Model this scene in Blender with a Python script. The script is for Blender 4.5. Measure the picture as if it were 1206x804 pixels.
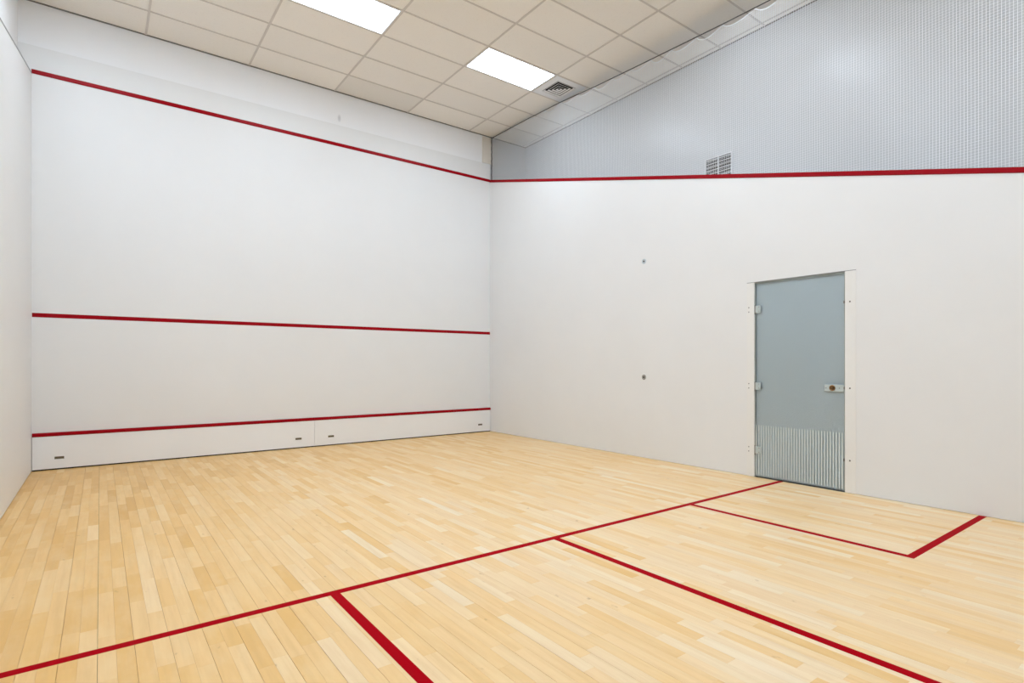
import bpy, bmesh, math, random
from mathutils import Vector

# ---------------------------------------------------------------- clear
for o in list(bpy.data.objects):
    bpy.data.objects.remove(o, do_unlink=True)
S = bpy.context.scene
COL = S.collection
random.seed(7)

# ---------------------------------------------------------------- camera, world, exposure
cam_d = bpy.data.cameras.new('camera')
cam = bpy.data.objects.new('camera', cam_d)
COL.objects.link(cam)
cam.location = (0.6365, -8.4084, 1.2391)
cam.rotation_euler = (math.pi / 2, 0, -0.6407)
cam_d.sensor_width = 36.0
cam_d.lens = 650.06 * 36.0 / 1206.0
cam_d.shift_y = 26.5 / 1206.0
cam_d.clip_start = 0.05
S.camera = cam

world = bpy.data.worlds.new('world')
S.world = world
world.use_nodes = True
world.node_tree.nodes['Background'].inputs[0].default_value = (0.02, 0.02, 0.02, 1)
world.node_tree.nodes['Background'].inputs[1].default_value = 0.0

S.view_settings.view_transform = 'Standard'
S.view_settings.look = 'None'
S.view_settings.gamma = 1.0
S.view_settings.use_curve_mapping = False
S.view_settings.exposure = 1.43
LAMP = 5.6                       # radiance of the ceiling panels
LAMP_COL = (0.80, 0.922, 1.07)

# ---------------------------------------------------------------- dimensions (metres)
W = 6.40          # court width, x
L = 9.75          # court length, y runs from 0 (front wall) to -L
H = 5.421         # ceiling
XR = 7.25         # wall behind the net
XL = -0.12        # upper part of the left wall
def top_right(y): return 4.633 + 0.2533 * y      # sloping top of the right wall
def top_left(y): return 4.585 + 0.2500 * y
SHORT = 5.433     # short line
BACKLINE = 7.096  # rear edge of the service box

# ---------------------------------------------------------------- helpers
def link(o, parent=None):
    COL.objects.link(o)
    if parent is not None:
        o.parent = parent
    return o

def empty(name, loc=(0, 0, 0)):
    o = bpy.data.objects.new(name, None)
    o.empty_display_size = 0.1
    o.location = loc
    return link(o)

def mesh_obj(name, bm, mat, parent=None, loc=(0, 0, 0), smooth=False):
    me = bpy.data.meshes.new(name)
    bm.normal_update()
    bm.to_mesh(me)
    bm.free()
    me.materials.append(mat)
    if smooth:
        for p in me.polygons:
            p.use_smooth = True
    o = bpy.data.objects.new(name, me)
    o.location = loc
    return link(o, parent)

def box(bm, x0, x1, y0, y1, z0, z1, bev=0.0):
    x0, x1 = min(x0, x1), max(x0, x1); y0, y1 = min(y0, y1), max(y0, y1); z0, z1 = min(z0, z1), max(z0, z1)
    v = [bm.verts.new(p) for p in ((x0, y0, z0), (x1, y0, z0), (x1, y1, z0), (x0, y1, z0),
                                   (x0, y0, z1), (x1, y0, z1), (x1, y1, z1), (x0, y1, z1))]
    fs = [bm.faces.new([v[i] for i in q]) for q in
          ((0, 3, 2, 1), (4, 5, 6, 7), (0, 1, 5, 4), (1, 2, 6, 5), (2, 3, 7, 6), (3, 0, 4, 7))]
    if bev:
        es = list({e for f in fs for e in f.edges})
        bmesh.ops.bevel(bm, geom=es, offset=bev, segments=1, affect='EDGES')

def new_box(name, mat, parent, *d, bev=0.0):
    bm = bmesh.new()
    box(bm, *d, bev=bev)
    return mesh_obj(name, bm, mat, parent)

def prism_x(bm, poly, x0, x1):
    """extrude a (y, z) polygon along x"""
    a = [bm.verts.new((x0, y, z)) for y, z in poly]
    b = [bm.verts.new((x1, y, z)) for y, z in poly]
    n = len(poly)
    bm.faces.new(a); bm.faces.new(b[::-1])
    for i in range(n):
        bm.faces.new((a[i], b[i], b[(i + 1) % n], a[(i + 1) % n]))
    bmesh.ops.recalc_face_normals(bm, faces=bm.faces[:])

def loft(bm, sections):
    """closed loft through equal rings of points"""
    rings = [[bm.verts.new(p) for p in s] for s in sections]
    n = len(rings[0])
    for r, q in zip(rings[:-1], rings[1:]):
        for i in range(n):
            bm.faces.new((r[i], r[(i + 1) % n], q[(i + 1) % n], q[i]))
    bm.faces.new(rings[0][::-1]); bm.faces.new(rings[-1])

def tube(bm, pts, r, sides=6):
    rings = []
    for i, p in enumerate(pts):
        p = Vector(p)
        a = Vector(pts[max(i - 1, 0)]); b = Vector(pts[min(i + 1, len(pts) - 1)])
        t = (b - a).normalized()
        up = Vector((1, 0, 0)) if abs(t.x) < 0.9 else Vector((0, 0, 1))
        u = t.cross(up).normalized(); v = t.cross(u)
        rings.append([p + r * (math.cos(2 * math.pi * k / sides) * u + math.sin(2 * math.pi * k / sides) * v)
                      for k in range(sides)])
    loft(bm, rings)

def disc_x(bm, y, z, prof, seg=24):
    """lathe about an axis along x; prof = [(x, radius)...] from back to front"""
    rings = []
    for x, r in prof:
        rings.append([bm.verts.new((x, y + r * math.cos(2 * math.pi * k / seg), z + r * math.sin(2 * math.pi * k / seg)))
                      for k in range(seg)])
    for a, b in zip(rings[:-1], rings[1:]):
        for i in range(seg):
            bm.faces.new((a[i], a[(i + 1) % seg], b[(i + 1) % seg], b[i]))
    bm.faces.new(rings[0][::-1]); bm.faces.new(rings[-1])
    bmesh.ops.recalc_face_normals(bm, faces=bm.faces[:])

def tag(o, label=None, cat=None, group=None, kind=None):
    if label: o['label'] = label
    if cat: o['category'] = cat
    if group: o['group'] = group
    if kind: o['kind'] = kind
    return o

# ---------------------------------------------------------------- materials
def material(name, col, rough=0.5, metal=0.0, spec=0.5):
    m = bpy.data.materials.new(name)
    m.use_nodes = True
    b = m.node_tree.nodes['Principled BSDF']
    b.inputs['Base Color'].default_value = (*col, 1)
    b.inputs['Roughness'].default_value = rough
    b.inputs['Metallic'].default_value = metal
    b.inputs['Specular IOR Level'].default_value = spec
    return m

class N:
    """tiny node writer"""
    def __init__(s, m): s.t = m.node_tree; s.b = s.t.nodes['Principled BSDF']
    def new(s, typ, **kw):
        n = s.t.nodes.new(typ)
        for k, v in kw.items(): setattr(n, k, v)
        return n
    def link(s, a, b): s.t.links.new(a, b)
    def math(s, op, a, b):
        n = s.new('ShaderNodeMath', operation=op)
        for i, v in enumerate((a, b)):
            if isinstance(v, (int, float)): n.inputs[i].default_value = v
            else: s.link(v, n.inputs[i])
        return n.outputs[0]
    def pos(s, scale=(1, 1, 1), off=None):
        g = s.new('ShaderNodeNewGeometry'); mp = s.new('ShaderNodeMapping')
        mp.inputs['Scale'].default_value = scale
        s.link(g.outputs['Position'], mp.inputs['Vector'])
        if off is not None: s.link(off, mp.inputs['Location'])
        return mp.outputs[0]
    def noise(s, vec, scale, detail=3, rough=0.5):
        n = s.new('ShaderNodeTexNoise')
        n.inputs['Scale'].default_value = scale; n.inputs['Detail'].default_value = detail
        n.inputs['Roughness'].default_value = rough
        s.link(vec, n.inputs['Vector'])
        return n.outputs['Fac']
    def ramp(s, fac, stops):
        r = s.new('ShaderNodeValToRGB')
        e = r.color_ramp.elements
        e[0].position, e[0].color = stops[0][0], (*stops[0][1], 1)
        e[1].position, e[1].color = stops[-1][0], (*stops[-1][1], 1)
        for p, c in stops[1:-1]:
            k = e.new(p); k.color = (*c, 1)
        s.link(fac, r.inputs[0])
        return r.outputs[0]
    def mix(s, fac, a, b, blend='MIX'):
        n = s.new('ShaderNodeMix', data_type='RGBA', blend_type=blend)
        for sock, v in ((n.inputs[0], fac), (n.inputs[6], a), (n.inputs[7], b)):
            if isinstance(v, tuple): sock.default_value = (*v, 1)
            elif isinstance(v, (int, float)): sock.default_value = v
            else: s.link(v, sock)
        return n.outputs[2]
    def bump(s, h, strength, dist):
        n = s.new('ShaderNodeBump')
        n.inputs['Strength'].default_value = strength; n.inputs['Distance'].default_value = dist
        s.link(h, n.inputs['Height']); s.link(n.outputs[0], s.b.inputs['Normal'])

def wall_paint(name, col, rough, mottle=0.03, smudge=None):
    m = material(name, col, rough)
    n = N(m)
    f = n.noise(n.pos((1, 1, 1)), 1.7, 4, 0.6)
    d = tuple(c * (1 - mottle) for c in col); u = tuple(min(1, c * (1 + mottle * 0.5)) for c in col)
    c = n.ramp(f, [(0.3, d), (0.7, u)])
    # faint scuffs left by balls and shoes
    sc = n.noise(n.pos((1, 1, 1)), 9.0, 5, 0.7)
    c = n.mix(n.ramp(sc, [(0.66, (0, 0, 0)), (0.82, (0.05, 0.05, 0.05))]), c, tuple(x * 0.72 for x in col))
    if smudge:
        sx, sz = smudge
        g = n.new('ShaderNodeNewGeometry'); sp = n.new('ShaderNodeSeparateXYZ')
        n.link(g.outputs['Position'], sp.inputs[0])
        dx = n.math('DIVIDE', n.math('SUBTRACT', sp.outputs[0], sx), 0.030)
        dz = n.math('DIVIDE', n.math('SUBTRACT', sp.outputs[2], sz), 0.065)
        d2 = n.math('ADD', n.math('MULTIPLY', dx, dx), n.math('MULTIPLY', dz, dz))
        c = n.mix(n.ramp(d2, [(0.0, (0.40,) * 3), (1.0, (0, 0, 0))]), c, (0.36, 0.36, 0.38))
    n.link(c, n.b.inputs['Base Color'])
    n.bump(n.noise(n.pos(), 260, 2), 0.05, 0.001)
    return m

M = {}
M['court'] = wall_paint('court_plaster', (0.855, 0.855, 0.85), 0.42, 0.012)
M['upper'] = wall_paint('upper_wall_paint', (0.945, 0.95, 0.96), 0.42, 0.012, smudge=(3.592, 5.03))
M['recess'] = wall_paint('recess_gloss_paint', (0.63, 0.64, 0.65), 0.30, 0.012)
M['ledge'] = material('darkened_ledge', (0.30, 0.295, 0.285), 0.8)  # unseen ledge, darkened to bounce less light onto the recess ceiling
M['tin'] = wall_paint('tin_white_paint', (0.93, 0.935, 0.945), 0.35, 0.012)
M['jamb'] = wall_paint('jamb_paint', (0.875, 0.868, 0.845), 0.35, 0.012)
M['cream'] = material('cream_paint', (0.82, 0.77, 0.69), 0.5)
M['red'] = material('red_enamel', (0.34, 0.0, 0.006), 0.32, spec=0.12)
M['floor_red'] = material('red_floor_paint', (0.42, 0.0, 0.006), 0.5, spec=0.015)
M['grey_trim_shade'] = material('grey_trim_and_shade', (0.36, 0.36, 0.36), 0.5)
M['dark'] = material('dark_void', (0.015, 0.014, 0.013), 0.8)
M['gap'] = material('dark_gap_fill', (0.06, 0.066, 0.06), 0.7)
M['subfloor'] = material('subfloor_timber', (0.05, 0.035, 0.02), 0.9)
M['grid'] = material('ceiling_grid_enamel', (0.70, 0.645, 0.59), 0.45)
M['edge_grid'] = material('ceiling_wall_angle', (0.22, 0.20, 0.18), 0.5)
M['white_metal'] = material('white_powder_coat', (0.90, 0.905, 0.92), 0.4)
M['steel'] = material('satin_steel', (0.55, 0.57, 0.60), 0.32, 1.0)
M['dull_steel'] = material('dull_grey_steel', (0.28, 0.275, 0.26), 0.45, 0.8)
M['screw'] = material('dark_screw_head', (0.05, 0.045, 0.04), 0.4, 0.6)
M['brass'] = material('aged_brass', (0.26, 0.15, 0.065), 0.35, 1.0)
M['hinge'] = material('pale_acrylic_plate', (0.54, 0.62, 0.63), 0.25)
M['slot'] = material('brown_slot', (0.15, 0.12, 0.075), 0.6)
M['cable'] = material('grey_wire_cable', (0.05, 0.047, 0.043), 0.45, 0.3)
M['rope'] = material('grey_lacing_rope', (0.12, 0.11, 0.10), 0.8)
M['net'] = material('white_nylon_twine', (0.93, 0.935, 0.94), 0.6)
M['backing'] = material('door_blue_grey_film', (0.65, 0.745, 0.805), 0.55)
M['stripe'] = material('white_frit_print', (0.82, 0.89, 0.88), 0.5)

def tile_material():
    m = material('mineral_fibre_tile', (0.80, 0.79, 0.77), 0.85, spec=0.2)
    n = N(m)
    a = n.new('ShaderNodeAttribute', attribute_type='OBJECT', attribute_name='tone')
    spk = n.noise(n.pos(), 55, 4, 0.75)
    c = n.ramp(spk, [(0.28, (0.88, 0.82, 0.76)), (0.42, (0.965, 0.92, 0.855)), (1.0, (0.975, 0.93, 0.865))])
    v = n.new('ShaderNodeMapRange')
    v.inputs['From Min'].default_value = 0; v.inputs['From Max'].default_value = 1
    v.inputs['To Min'].default_value = 0.86; v.inputs['To Max'].default_value = 1.0
    n.link(a.outputs['Fac'], v.inputs['Value'])
    c = n.mix(1.0, c, v.outputs[0], 'MULTIPLY')
    n.link(c, n.b.inputs['Base Color'])
    n.bump(spk, 0.25, 0.002)
    return m
M['tile'] = tile_material()

def wood_material():
    m = material('maple_floor_strip', (0.7, 0.5, 0.28), 0.40, spec=0.22)
    n = N(m)
    a = n.new('ShaderNodeAttribute', attribute_type='GEOMETRY', attribute_name='tone')
    s = n.new('ShaderNodeSeparateColor'); n.link(a.outputs['Color'], s.inputs[0])
    off = n.new('ShaderNodeCombineXYZ')
    o = n.math('MULTIPLY', s.outputs[2], 37.0)
    n.link(o, off.inputs[0]); n.link(o, off.inputs[1])
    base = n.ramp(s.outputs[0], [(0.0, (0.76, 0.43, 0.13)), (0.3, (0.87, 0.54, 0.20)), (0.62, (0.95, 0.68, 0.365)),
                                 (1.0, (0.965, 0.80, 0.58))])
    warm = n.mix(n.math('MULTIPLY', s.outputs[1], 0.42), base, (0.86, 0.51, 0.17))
    # long grain along the boards
    g1 = n.noise(n.pos((30, 1.6, 1), off.outputs[0]), 1.0, 5, 0.62)
    c = n.mix(n.ramp(g1, [(0.42, (0, 0, 0)), (0.76, (0.42,) * 3)]), warm, (0.70, 0.42, 0.16))
    g2 = n.noise(n.pos((5, 1.7, 1), off.outputs[0]), 1.2, 4, 0.6)
    c = n.mix(n.ramp(g2, [(0.35, (0.22,) * 3), (0.55, (0, 0, 0))]), c, (0.96, 0.78, 0.48))
    # mineral streaks and small knots
    k = n.noise(n.pos((13, 7, 1), off.outputs[0]), 1.3, 2, 0.5)
    c = n.mix(n.ramp(k, [(0.71, (0, 0, 0)), (0.80, (0.60,) * 3)]), c, (0.40, 0.20, 0.08))
    n.link(c, n.b.inputs['Base Color'])
    n.bump(g1, 0.04, 0.001)
    return m
M['wood'] = wood_material()

def glass_material():
    m = bpy.data.materials.new('door_glass')
    m.use_nodes = True
    t = m.node_tree
    for x in list(t.nodes): t.nodes.remove(x)
    out = t.nodes.new('ShaderNodeOutputMaterial')
    mix = t.nodes.new('ShaderNodeMixShader'); fr = t.nodes.new('ShaderNodeFresnel')
    tr = t.nodes.new('ShaderNodeBsdfTransparent'); gl = t.nodes.new('ShaderNodeBsdfGlossy')
    tr.inputs[0].default_value = (0.985, 0.995, 0.995, 1); gl.inputs['Roughness'].default_value = 0.12
    fr.inputs[0].default_value = 1.28
    t.links.new(fr.outputs[0], mix.inputs[0]); t.links.new(tr.outputs[0], mix.inputs[1])
    t.links.new(gl.outputs[0], mix.inputs[2]); t.links.new(mix.outputs[0], out.inputs[0])
    return m
M['glass'] = glass_material()

def lamp_material():
    m = bpy.data.materials.new('lit_diffuser')
    m.use_nodes = True
    b = m.node_tree.nodes['Principled BSDF']
    b.inputs['Base Color'].default_value = (0.8, 0.8, 0.8, 1)
    b.inputs['Emission Color'].default_value = (*LAMP_COL, 1)
    b.inputs['Emission Strength'].default_value = LAMP
    return m
M['lamp'] = lamp_material()

# ================================================================ STRUCTURE
# ---------------------------------------------------------------- floor: slab, strips of maple, painted lines
floor = new_box('floor', M['subfloor'], None, -0.30, XR + 0.15, 0.20, -L - 0.15, -0.16, -0.020)
tag(floor, 'pale maple strip floor with red court lines', kind='structure')

BOARD = 0.1306; STRIP = BOARD / 2; X0 = 0.1034 - BOARD
cx_, cy_, cz_ = cam.location
co, si = math.cos(0.6407), math.sin(0.6407)
def pix(x, y):
    dx, dy = x - cx_, y - cy_
    fw = dx * si + dy * co
    if fw < 0.3: return None
    return 603 + 650.06 * (dx * co - dy * si) / fw, 428.5 + 650.06 * cz_ / fw

strips = []
yA, yB = 0.02, -L
k = 0
rs = random.Random(11)
while X0 + k * STRIP < W:
    xa = X0 + k * STRIP; xb = xa + STRIP
    seam_l = (k % 2 == 0)                      # board seam on the left of even strips
    gl = (rs.uniform(0.0004, 0.0013) if seam_l else 0.00012)
    gr = (0.0003 if not seam_l else 0.00012)
    y = yA + rs.uniform(0.0, 0.55)
    while y > yB:
        ln = rs.choice((0.60, 0.60, 0.52, 0.45, 0.36, 0.60, 0.72)) + rs.uniform(-0.02, 0.02)
        a, b = min(y, yA), max(y - ln, yB)
        if a - b > 0.03:
            # the boards towards the left wall are warmer and darker
            xm = (xa + xb) / 2
            ym = (a + b) / 2
            sheen = min(1, max(0, (-ym - 3.6) / 1.6)) * min(1, max(0, (xm - 1.0) / 1.4))   # lamp sheen painted into the nearer, central strips
            tone = min(1, max(0, rs.gauss(0.58 - 0.36 * max(0, 1 - xm / 2.4) - 0.20 * max(0, 1 + ym / 3.0) + 0.13 * sheen, 0.14)))  # strips near the front wall are painted darker, where the sheen fades
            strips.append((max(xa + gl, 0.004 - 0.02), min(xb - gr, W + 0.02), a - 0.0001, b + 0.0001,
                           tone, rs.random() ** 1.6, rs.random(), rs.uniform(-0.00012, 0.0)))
        y -= ln
    k += 1

def area(s):
    x = (s[0] + s[1]) / 2; y = (s[2] + s[3]) / 2
    c = pix(x, y)
    if c is None or not (-25 < c[0] < 1231 and c[1] < 830): return 0
    P = [pix(s[0], s[2]), pix(s[1], s[2]), pix(s[1], s[3]), pix(s[0], s[3])]
    if None in P: return 0
    P = [(min(1206, max(0, p[0])), min(804, max(0, p[1]))) for p in P]
    return abs(sum(P[i][0] * P[(i + 1) % 4][1] - P[(i + 1) % 4][0] * P[i][1] for i in range(4))) / 2

strips.sort(key=area, reverse=True)

def plank_mesh(name, items, origin=(0, 0, 0)):
    vs, fs, cols = [], [], []
    for x0, x1, y1, y0, t, h, r, dz in items:
        i = len(vs); ox, oy, oz = origin
        zt, zb, c = dz - oz, -0.0198 - oz, 0.0005
        for z, e in ((zb, 0), (zt - c, 0), (zt, c)):
            vs += [(x0 + e - ox, y0 + e * .3 - oy, z), (x1 - e - ox, y0 + e * .3 - oy, z), (x1 - e - ox, y1 - e * .3 - oy, z), (x0 + e - ox, y1 - e * .3 - oy, z)]
        for q in (0, 4):
            for j in range(4):
                fs.append((i + q + j, i + q + (j + 1) % 4, i + q + 4 + (j + 1) % 4, i + q + 4 + j))
        fs.append((i + 8, i + 9, i + 10, i + 11))
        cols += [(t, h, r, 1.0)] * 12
    me = bpy.data.meshes.new(name)
    me.from_pydata(vs, [], fs)
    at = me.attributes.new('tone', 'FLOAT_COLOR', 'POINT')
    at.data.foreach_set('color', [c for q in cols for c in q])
    me.materials.append(M['wood'])
    return me

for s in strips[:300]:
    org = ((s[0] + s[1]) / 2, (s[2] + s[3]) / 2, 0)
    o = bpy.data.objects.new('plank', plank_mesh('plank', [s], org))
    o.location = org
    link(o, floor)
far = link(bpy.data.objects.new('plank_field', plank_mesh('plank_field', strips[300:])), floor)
tag(far, kind='stuff')

def floor_line(name, label, x0, x1, y0, y1):
    o = new_box(name, M['floor_red'], floor, x0, x1, y0, y1, -0.0002, 0.0006)
    o['label'] = label
    return o
lw = 0.026
floor_line('short_line', 'long red short line painted across the whole floor', 0.0, W, -SHORT + lw, -SHORT - lw)
floor_line('half_court_line', 'red half court line running back from the short line', 3.2323 - lw, 3.2323 + lw, -SHORT - lw, -L)
floor_line('service_box_line', 'red inner side line of the left service box', 1.650 - lw, 1.650 + lw, -SHORT - lw, -BACKLINE - 0.025)
floor_line('service_box_line', 'red inner side line of the right service box', 4.8136 - lw, 4.8136 + lw, -SHORT - lw, -BACKLINE + 0.025)
floor_line('service_box_back_line', 'red rear line of the left service box', 0.0, 1.650 - lw, -BACKLINE + 0.025, -BACKLINE - 0.025)
floor_line('service_box_back_line', 'red rear line of the right service box', 4.8136 - lw, W, -BACKLINE + 0.025, -BACKLINE - 0.025)

# ---------------------------------------------------------------- front wall
wf = new_box('wall_front', M['court'], None, XL, W, 0.0, 0.16, 0.0, 4.915)
tag(wf, 'white front wall of the court with red out and service lines', kind='structure')
new_box('upper_panel', M['upper'], wf, XL, W, 0.014, 0.16, 4.915, H + 0.02)
new_box('return_panel', M['recess'], wf, W, XR, 0.014, 0.16, 1.9, H + 0.02)
new_box('corner_trim', M['cream'], wf, 6.235, 6.455, -0.004, 0.014, 4.925, H - 0.016)

def half_round(name, p0, p1, width, depth, axis_up, out, mat, parent):
    """flat-backed rounded strip; axis_up = direction of the width, out = direction it stands proud"""
    p0, p1, u, n = Vector(p0), Vector(p1), Vector(axis_up), Vector(out)
    prof = [(0, 0), (0, depth * .5), (0.22, depth), (0.78, depth), (1, depth * .5), (1, 0)]
    bm = bmesh.new()
    loft(bm, [[p + u * (a * width) + n * d for a, d in prof] for p in (p0, p1)])
    bmesh.ops.recalc_face_normals(bm, faces=bm.faces[:])
    return mesh_obj(name, bm, mat, parent)
tag(half_round('out_line', (0.0, 0, 4.589), (W, 0, 4.589), 0.050, 0.008, (0, 0, 1), (0, -1, 0), M['red'], wf), 'red out line along the top of the front wall')
tag(half_round('service_line', (0.004, 0, 1.7815), (W - 0.004, 0, 1.7815), 0.048, 0.004, (0, 0, 1), (0, -1, 0), M['red'], wf), 'red service line across the middle of the front wall')

# ---------------------------------------------------------------- left wall
bm = bmesh.new()
prism_x(bm, [(0.0, 0.008), (-L, 0.008), (-L, top_left(-L)), (0.0, top_left(0))], -0.118, 0.0)
wl = mesh_obj('wall_left', bm, M['court'], None)
tag(wl, 'white left side wall with sloping top edge', kind='structure')
new_box('upper_wall', M['upper'], wl, XL - 0.14, XL, 0.16, -L, 0.0, H + 0.02)
bm = bmesh.new()
prism_x(bm, [(-0.001, top_left(0)), (-L, top_left(-L)), (-L, top_left(-L) + 0.012), (-0.001, top_left(0) + 0.012)], -0.118, 0.003)
tag(mesh_obj('top_edge_shade', bm, M['grey_trim_shade'], wl), 'thin grey strip painted as the shaded edge of the sloping top')  # grey strip paints in the shading along the wall's top edge

# ---------------------------------------------------------------- right wall with the door opening
DY0, DY1, DZ = -5.050, -6.155, 2.140
bm = bmesh.new()
prism_x(bm, [(0.0, 0.003), (DY0, 0.003), (DY0, top_right(DY0)), (0.0, top_right(0))], W, W + 0.12)
prism_x(bm, [(DY0, DZ), (DY1, DZ), (DY1, top_right(DY1)), (DY0, top_right(DY0))], W, W + 0.12)
prism_x(bm, [(DY1, 0.003), (-L, 0.003), (-L, top_right(-L)), (DY1, top_right(DY1))], W, W + 0.12)
wr = mesh_obj('wall_right', bm, M['court'], None)
tag(wr, 'white right side wall with red sloping out line and glass door', kind='structure')
bm = bmesh.new()
d = 0.008
ln = [(-0.0, top_right(0) - 0.046), (-L, top_right(-L) - 0.046), (-L, top_right(-L) + 0.001), (-0.0, top_right(0) + 0.001)]
prism_x(bm, ln, W - d, W + 0.001)
es = [e for e in bm.edges if all(abs(v.co.x - (W - d)) < 1e-6 for v in e.verts)]
bmesh.ops.bevel(bm, geom=es, offset=0.005, segments=2, affect='EDGES')
tag(mesh_obj('out_line', bm, M['red'], wr), 'red out line sloping along the top of the right wall')
new_box('upper_wall', M['recess'], wr, XR, XR + 0.14, 0.16, -L, 1.6, H + 0.02)
bm = bmesh.new()
prism_x(bm, [(0.0, top_right(0) - 0.10), (-L, top_right(-L) - 0.10), (-L, top_right(-L) - 0.02), (0.0, top_right(0) - 0.02)], W + 0.12, XR)
mesh_obj('ledge', bm, M['ledge'], wr)

# ---------------------------------------------------------------- back wall (behind the camera)
wb = new_box('wall_back', M['court'], None, XL - 0.14, XR + 0.14, -L, -L - 0.14, 0.0, H + 0.02)
tag(wb, 'plain white back wall of the court', kind='structure')

# ---------------------------------------------------------------- ceiling: slab, grid bars, tiles
ceil = new_box('ceiling', M['dark'], None, XL - 0.14, XR + 0.14, 0.16, -L - 0.14, H + 0.10, H + 0.20)
tag(ceil, 'suspended ceiling of pale rectangular tiles in a metal grid', kind='structure')
XS = [XL, 1.100, 2.308, 3.516, 4.735, 5.940, 7.150, XR]
YS = [0.012] + [-0.578 - 0.6035 * i for i in range(16)]
YS = [y for y in YS if y > -L] + [-L]
BARH = 0.012
for x in XS[1:-1]:
    new_box('ceiling_runner', M['grid'], ceil, x - BARH, x + BARH, YS[0], YS[-1], H, H + 0.03)
for y in YS[1:-1]:
    new_box('ceiling_cross_bar', M['grid'], ceil, XL, XR, y - BARH * 0.85, y + BARH * 0.85, H + 0.0006, H + 0.028)
new_box('wall_angle', M['edge_grid'], ceil, XL, XR, 0.013, -0.006, H - 0.002, H + 0.02)
new_box('wall_angle', M['edge_grid'], ceil, XR - 0.02, XR, 0.0, -L, H - 0.002, H + 0.02)
new_box('wall_angle', M['edge_grid'], ceil, XL, XL + 0.02, 0.0, -L, H - 0.002, H + 0.02)
light_cells = {(c, r) for c in (0, 2, 4) for r in (3, 8, 13)}
vent_cell = (5, 3)
tile_cache = {}
rt = random.Random(5)
for c in range(len(XS) - 1):
    for r in range(len(YS) - 1):
        if (c, r) in light_cells: continue
        x0, x1, y0, y1 = XS[c], XS[c + 1], YS[r], YS[r + 1]
        if (c, r) == vent_cell: x0 = 6.552
        hx, hy = (x1 - x0) / 2 - 0.003, (y0 - y1) / 2 - 0.003
        key = (round(hx, 3), round(hy, 3))
        if key not in tile_cache:
            bm = bmesh.new(); box(bm, -hx, hx, -hy, hy, 0, 0.016)
            me = bpy.data.meshes.new('ceiling_tile'); bm.normal_update(); bm.to_mesh(me); bm.free()
            me.materials.append(M['tile']); tile_cache[key] = me
        o = bpy.data.objects.new('ceiling_tile', tile_cache[key])
        o.location = ((x0 + x1) / 2, (y0 + y1) / 2, H + 0.007)
        o['tone'] = 0.25 if (c, r) == (3, 0) else rt.uniform(0.75, 1.0)
        link(o, ceil)

# ---------------------------------------------------------------- glass door
door = empty('door_1', (W, -5.6, 0.0))
tag(door, 'frameless blue-grey glass door in the right wall', kind='structure')
def dpart(name, mat, x0, x1, y0, y1, z0, z1, parent=door, bev=0.0):
    bm = bmesh.new(); box(bm, x0 - W, x1 - W, y0 + 5.6, y1 + 5.6, z0, z1, bev=bev)
    return mesh_obj(name, bm, mat, parent)
PY0, PY1 = -5.1395, -6.0555
dpart('jamb', M['jamb'], W - 0.003, W + 0.12, DY0, -5.137, 0.002, 2.133, bev=0.0015)
dpart('jamb', M['jamb'], W - 0.003, W + 0.12, -6.058, DY1, 0.002, 2.133, bev=0.0015)
bm = bmesh.new(); box(bm, -0.003, 0.10, DY0 + 5.6, DY1 + 5.6, 2.1335, 2.1395)
tag(mesh_obj('head_trim', bm, M['grey_trim_shade'], door), 'thin grey trim line above the door')
dpart('backing_panel', M['backing'], W + 0.030, W + 0.034, PY0, PY1, 0.010, 2.126)
dpart('gap_shade', M['gap'], W + 0.045, W + 0.10, -5.137, -6.058, 0.002, 2.133)  # dark box added behind the leaf so the gaps around it look shaded
dpart('sill_gap_shade', M['gap'], W + 0.001, W + 0.045, -5.137, -6.058, 0.0008, 0.004)  # dark strip added to shade the gap under the door
dpart('glass_pane', M['glass'], W + 0.004, W + 0.014, PY0, PY1, 0.011, 2.127)
# polished green edges of the pane
M['edge'] = material('green_glass_edge', (0.36, 0.40, 0.385), 0.3)
bm = bmesh.new()
for a in ((PY0 + 5.6 + 0.001, PY0 + 5.6 - 0.007, 0.010, 2.128), (PY1 + 5.6 + 0.007, PY1 + 5.6 - 0.001, 0.010, 2.128)):
    box(bm, 0.0035, 0.0145, a[0], a[1], a[2], a[3])
box(bm, 0.0035, 0.0145, PY0 + 5.6 - 0.0075, PY1 + 5.6 + 0.0075, 2.119, 2.128)
mesh_obj('glass_edge', bm, M['edge'], door)
# printed stripes on the lower part of the pane
bm = bmesh.new()
ns = 33
for i in range(ns):
    y = -5.158 + (-6.032 + 5.158) * i / (ns - 1) + 5.6
    box(bm, 0.0028, 0.0042, y - 0.0044, y + 0.0044, 0.030, 0.572)
o = mesh_obj('frit_stripes', bm, M['stripe'], door)
tag(o, 'narrow white vertical stripes printed on the lower glass', kind='stuff')
def screw(parent, x, y, z, r=0.0062, mat=None):
    bm = bmesh.new(); disc_x(bm, y, z, [(x + 0.004, r), (x, r), (x - 0.0015, r * 0.75)], 10)
    return mesh_obj('screw', bm, mat or M['screw'], parent)
for z in (1.838, 0.998, 0.300):
    h = dpart('hinge', M['hinge'], W - 0.004, W + 0.003, -5.150, -5.208, z - 0.040, z + 0.040, bev=0.002)
    h['label'] = 'pale acrylic hinge plate'
    for dz in (-0.022, 0.022):
        screw(h, -0.0045, -5.190 + 5.6, z + dz, 0.005, M['dull_steel'])
    bm = bmesh.new(); box(bm, -0.002, 0.010, -5.1365 + 5.6, -5.150 + 5.6, z - 0.055, z + 0.045); mesh_obj('knuckle', bm, M['dull_steel'], h)
    for dz in (-0.024, 0.024):
        screw(door, -0.0035, -5.073 + 5.6, z + dz + 0.0, 0.0058)
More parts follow.
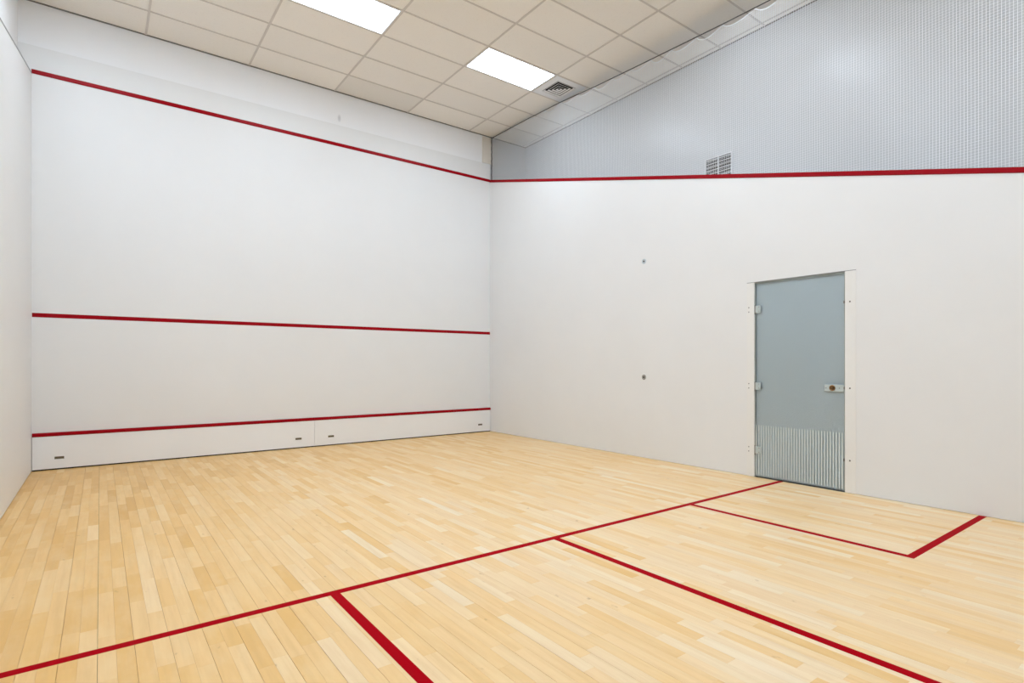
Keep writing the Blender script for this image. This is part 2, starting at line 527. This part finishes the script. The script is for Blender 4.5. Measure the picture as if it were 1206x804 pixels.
for z in (1.838, 1.006, 0.312):
    st = dpart('strike', M['dull_steel'], W - 0.002, W + 0.010, -6.044, -6.057, z - 0.013, z + 0.013, bev=0.002)
    screw(door, -0.0035, -6.102 + 5.6, z, 0.0075)
lk = dpart('lock_plate', M['hinge'], W - 0.003, W + 0.003, -5.868, -6.046, 0.970, 1.038, bev=0.002)
lk['label'] = 'pale lock plate with brass ring pull'
bm = bmesh.new(); disc_x(bm, -5.944 + 5.6, 1.004, [(-0.003, 0.028), (-0.008, 0.028), (-0.011, 0.024), (-0.007, 0.017), (-0.006, 0.010), (-0.016, 0.009), (-0.018, 0.006)], 24)
mesh_obj('ring_pull', bm, M['brass'], lk, smooth=False)
bm = bmesh.new(); disc_x(bm, -5.944 + 5.6, 1.004, [(-0.006, 0.015), (-0.0085, 0.015), (-0.0085, 0.010)], 16)
mesh_obj('recess_cup', bm, M['screw'], lk)
for yy in (-5.886, -6.008): screw(lk, -0.0032, yy + 5.6, 1.004, 0.0045)

# ================================================================ OBJECTS
# ---------------------------------------------------------------- ceiling light panels
names = {(0, 3): 'lit ceiling panel over the front left of the court', (2, 3): 'white lit rectangular ceiling panel cut by the top of the photo, left of the two',
         (4, 3): 'white lit rectangular ceiling panel beside the square ceiling vent'}
for (c, r) in sorted(light_cells):
    x0, x1, y0, y1 = XS[c] + BARH, XS[c + 1] - BARH, YS[r] - BARH, YS[r + 1] + BARH
    if c == 0: x0 += 0.012
    cxx, cyy = (x0 + x1) / 2, (y0 + y1) / 2
    t = empty('ceiling_light', (cxx, cyy, H))
    lab = names.get((c, r), 'white lit ceiling panel in the %s row, %s column, behind the view' % ({3: 'front', 8: 'middle', 13: 'rear'}[r], {0: 'left', 2: 'middle', 4: 'right'}[c]))
    tag(t, lab, 'ceiling light', 'rectangular ceiling light panels')
    hx, hy, f = (x1 - x0) / 2 - 0.001, (y0 - y1) / 2 - 0.001, 0.016
    bm = bmesh.new()
    box(bm, -hx, hx, hy - f, hy, 0.001, 0.05); box(bm, -hx, hx, -hy, -hy + f, 0.001, 0.05)
    box(bm, -hx, -hx + f, -hy + f, hy - f, 0.001, 0.05); box(bm, hx - f, hx, -hy + f, hy - f, 0.001, 0.05)
    box(bm, -hx, hx, -hy, hy, 0.05, 0.06)
    mesh_obj('frame', bm, M['white_metal'], t)
    bm = bmesh.new(); box(bm, -hx + f, hx - f, -hy + f, hy - f, 0.006, 0.010)
    mesh_obj('diffuser', bm, M['lamp'], t)

# ---------------------------------------------------------------- four-way ceiling vent
VX, VY = 6.246, (YS[3] + YS[4]) / 2
t = empty('ceiling_vent', (VX, VY, H))
tag(t, 'square white four-way ceiling vent with dark louvres beside the light panel', 'vent')
hs, ho = 0.288, 0.186
bm = bmesh.new()
box(bm, -hs, hs, ho, hs, 0.0, 0.012); box(bm, -hs, hs, -hs, -ho, 0.0, 0.012)
box(bm, -hs, -ho, -ho, ho, 0.0, 0.012); box(bm, ho, hs, -ho, ho, 0.0, 0.012)
mesh_obj('face_plate', bm, M['white_metal'], t)
bm = bmesh.new(); box(bm, -ho - 0.01, ho + 0.01, -ho - 0.01, ho + 0.01, 0.075, 0.085)
for s in (-1, 1):
    box(bm, s * (ho + 0.004), s * (ho + 0.01), -ho, ho, 0.012, 0.075); box(bm, -ho, ho, s * (ho + 0.004), s * (ho + 0.01), 0.012, 0.075)
mesh_obj('duct_box', bm, M['dark'], t)
for hb in (0.176, 0.130, 0.084, 0.040):
    bm = bmesh.new()
    def ring(h, z): return [bm.verts.new((sx * h, sy * h, z)) for sx, sy in ((-1, -1), (1, -1), (1, 1), (-1, 1))]
    rise, dr, th = 0.009, 0.018, 0.0025
    a, b = ring(hb, 0.002), ring(hb - dr if hb > dr else 0.002, 0.002 + rise)
    a2, b2 = ring(hb - th * 1.4, 0.002), ring(max(hb - dr - th * 1.4, 0.001), 0.002 + rise)
    for r1, r2 in ((a, b), (b2, a2), (a2, a), (b, b2)):
        for i in range(4): bm.faces.new((r1[i], r1[(i + 1) % 4], r2[(i + 1) % 4], r2[i]))
    bmesh.ops.recalc_face_normals(bm, faces=bm.faces[:])
    mesh_obj('louvre', bm, M['white_metal'], t)

# ---------------------------------------------------------------- tin: two boards with red capping
def tin(x0, x1, slots, label):
    t = empty('tin_board', ((x0 + x1) / 2, 0.0, 0.0))
    tag(t, label, 'tin', 'tin boards along the front wall')
    ox = (x0 + x1) / 2
    yf, yb = -0.022, -0.0005
    zs0, zs1 = 0.1245, 0.1535
    bm = bmesh.new()
    box(bm, x0 - ox, x1 - ox, yf, yb, 0.016, zs0); box(bm, x0 - ox, x1 - ox, yf, yb, zs1, 0.394)
    xe = [x0] + [v for s in slots for v in (s - 0.044, s + 0.044)] + [x1]
    for a, b in zip(xe[0::2], xe[1::2]): box(bm, a - ox, b - ox, yf, yb, zs0, zs1)
    mesh_obj('board', bm, M['tin'], t)
    bm = bmesh.new(); box(bm, x0 - ox, x1 - ox, yf + 0.012, yb, 0.0005, 0.016)
    mesh_obj('foot_gap_shade', bm, M['dark'], t)  # dark filler paints the shadow line below the board
    half_round('capping_strip', (x0 - ox, yb, 0.3915), (x1 - ox, yb, 0.3915), 0.046, 0.030, (0, 0, 1), (0, -1, 0), M['red'], t)['label'] = 'red capping strip along the top'
    for s in slots:
        bm = bmesh.new()
        for a in (0, 1):
            xx = s - ox + (0.036 if a else -0.044)
            box(bm, xx, xx + 0.008, yf - 0.0008, yb - 0.002, zs0, zs1)
        box(bm, s - ox - 0.036, s - ox + 0.036, yf + 0.006, yb - 0.002, zs0, zs1)
        mesh_obj('finger_slot', bm, M['slot'], t)
tin(0.006, 3.2045, (0.249, 2.972), 'long white tin board under red strip, left half of the front wall')
tin(3.2075, 6.394, (3.452, 6.169), 'long white tin board under red strip, right half of the front wall')

# ---------------------------------------------------------------- round plates on the right wall
def plate(z, mat, label):
    t = empty('wall_plate', (W, -3.600, z))
    tag(t, label, 'wall plate', 'round plates on the right wall')
    bm = bmesh.new(); disc_x(bm, 0, 0, [(-0.0003, 0.034), (-0.004, 0.034), (-0.006, 0.031), (-0.006, 0.022), (-0.003, 0.020)], 28)
    mesh_obj('disc', bm, mat, t)
    bm = bmesh.new(); disc_x(bm, 0, 0, [(-0.003, 0.011), (-0.008, 0.011), (-0.010, 0.007)], 16)
    mesh_obj('screw', bm, M['screw'], t)
M['grey_disc'] = material('dull_grey_disc', (0.36, 0.35, 0.33), 0.5, 0.3)
M['disc'] = material('pale_zinc_disc', (0.56, 0.62, 0.66), 0.45, 0.2)
plate(2.595, M['disc'], 'small pale metal disc high on the right wall, upper of two')
plate(1.065, M['grey_disc'], 'small dark grey metal disc on the right wall, lower of two')

# ---------------------------------------------------------------- vent grille on the wall behind the net
t = empty('wall_vent', (XR, -4.156, 3.80))
tag(t, 'rectangular dark louvred grille on the wall behind the net', 'vent')
gy, gz = 0.190, 0.200
bm = bmesh.new(); box(bm, -0.004, -0.0005, -gy, gy, -gz, gz); mesh_obj('duct_opening', bm, M['dark'], t)
bm = bmesh.new()
for s in (-1, 1):
    box(bm, -0.020, -0.001, s * gy, s * (gy + 0.010), -gz - 0.010, gz + 0.010); box(bm, -0.020, -0.001, -gy, gy, s * gz, s * (gz + 0.010))
mesh_obj('frame', bm, M['white_metal'], t)
for i in range(9):
    z = -gz + 0.02 + i * (2 * gz - 0.04) / 8
    new_b = bmesh.new(); box(new_b, -0.016, -0.005, -gy, gy, z - 0.0022, z + 0.0022); mesh_obj('slat', new_b, M['white_metal'], t)
bm = bmesh.new(); box(bm, -0.018, -0.004, -0.004, 0.004, -gz, gz); mesh_obj('mullion', bm, M['white_metal'], t)

# ---------------------------------------------------------------- safety net above the right wall
NX = W + 0.030
t = empty('safety_net', (NX, 0.0, 0.0))
tag(t, 'white mesh safety net hung from a cable above the right wall', 'net')
CAB = [(0.0, 5.408), (-0.55, 5.396), (-1.05, 5.385), (-1.91, 5.350), (-2.65, 5.293), (-3.45, 5.248), (-4.13, 5.214), (-4.72, 5.185), (-5.28, 5.166),
       (-6.2, 5.160), (-7.2, 5.19), (-8.4, 5.28), (-9.2, 5.36), (-L + 0.01, 5.408)]
def cable_z(y):
    for (a, za), (b, zb) in zip(CAB[:-1], CAB[1:]):
        if y >= b: return za + (zb - za) * (y - a) / (b - a)
    return CAB[-1][1]
TIES = [-0.02, -0.40, -0.78, -1.16, -1.55, -1.93, -2.31, -2.67, -3.02, -3.36, -3.70, -4.02, -4.39, -4.74, -5.14]
while TIES[-1] - 0.36 > -L: TIES.append(TIES[-1] - 0.36)
TIES.append(-L + 0.02)
rn = random.Random(3)
SAG = [rn.uniform(0.040, 0.068) * (0.5 if i < 4 else 1.0) for i in range(len(TIES))]
def hem_z(y):
    for i, (a, b) in enumerate(zip(TIES[:-1], TIES[1:])):
        if y >= b:
            u = min(1, max(0, (a - y) / (a - b)))
            return cable_z(y) - 0.012 - SAG[i] * math.sin(math.pi * u ** 0.65)
    return cable_z(y) - 0.012
def wave(y, z):
    return 0.010 * math.sin(y * 2.1 + z * 1.3) + 0.006 * math.sin(y * 5.3 - z * 2.2)
PITCH = 0.0240
verts, faces = [], []
def thread(pts, r):
    i0 = len(verts)
    horiz = abs(pts[0][1] - pts[-1][1]) > abs(pts[0][2] - pts[-1][2])
    for x, y, z in pts:
        for q in range(3):
            a = 2 * math.pi * q / 3
            verts.append((x + r * math.cos(a), y + (0 if horiz else r * math.sin(a)), z + (r * math.sin(a) if horiz else 0)))
    for s in range(len(pts) - 1):
        for q in range(3):
            a, b = i0 + 3 * s + q, i0 + 3 * s + (q + 1) % 3
            faces.append((a, b, b + 3, a + 3))
y = -0.03
while y > -L + 0.03:
    z0, z1 = top_right(y) - 0.012, hem_z(y)
    n = 6
    pts = []
    for i in range(n + 1):
        z = z0 + (z1 - z0) * i / n
        e = math.sin(math.pi * i / n)
        # the edge panels pull in towards the corner lacing
        pull = 0.05 * e * math.exp(-((y + 0.45) / 0.35) ** 2)
        pts.append((wave(y, z) * e, y + pull, z))
    thread(pts, 0.0020)
    y -= PITCH
z = top_right(-L)
while z < 5.41:
    run = []
    for i in range(121):
        yy = -0.015 - (L - 0.03) * i / 120
        z0, z1 = top_right(yy) - 0.012, hem_z(yy)
        if z0 < z < z1:
            e = math.sin(math.pi * (z - z0) / (z1 - z0))
            run.append((wave(yy, z) * e, yy, z))
        else:
            if len(run) > 1: thread(run, 0.0014)
            run = []
    if len(run) > 1: thread(run, 0.0014)
    z += PITCH
me = bpy.data.meshes.new('netting'); me.from_pydata(verts, [], faces); me.materials.append(M['net'])
tag(link(bpy.data.objects.new('netting', me), t), kind='stuff')
bm = bmesh.new(); tube(bm, [(0, y, z) for y, z in CAB], 0.006, 8); mesh_obj('cable', bm, M['cable'], t, smooth=True)
bm = bmesh.new()
ys = [-0.02 - (L - 0.04) * i / 420 for i in range(421)]
tube(bm, [(0.0, y, hem_z(y)) for y in ys], 0.0045, 5); mesh_obj('hem_cord', bm, M['net'], t, smooth=True)
bm = bmesh.new(); tube(bm, [(0.004 * math.sin(i * 2.2), -0.012, 4.64 + i * 0.0425) for i in range(19)], 0.010, 6)
mesh_obj('edge_rope', bm, M['rope'], t, smooth=True)
tie_me = None
for y in TIES[1:-1]:
    if tie_me is None:
        bm = bmesh.new(); tube(bm, [(0.008, 0, 0.006), (0.004, 0.003, -0.006), (-0.004, -0.003, -0.016)], 0.003, 5)
        o = mesh_obj('tie', bm, M['net'], t, loc=(0, y, cable_z(y))); tie_me = o.data
    else:
        o = bpy.data.objects.new('tie', tie_me); o.location = (0, y, cable_z(y)); link(o, t)
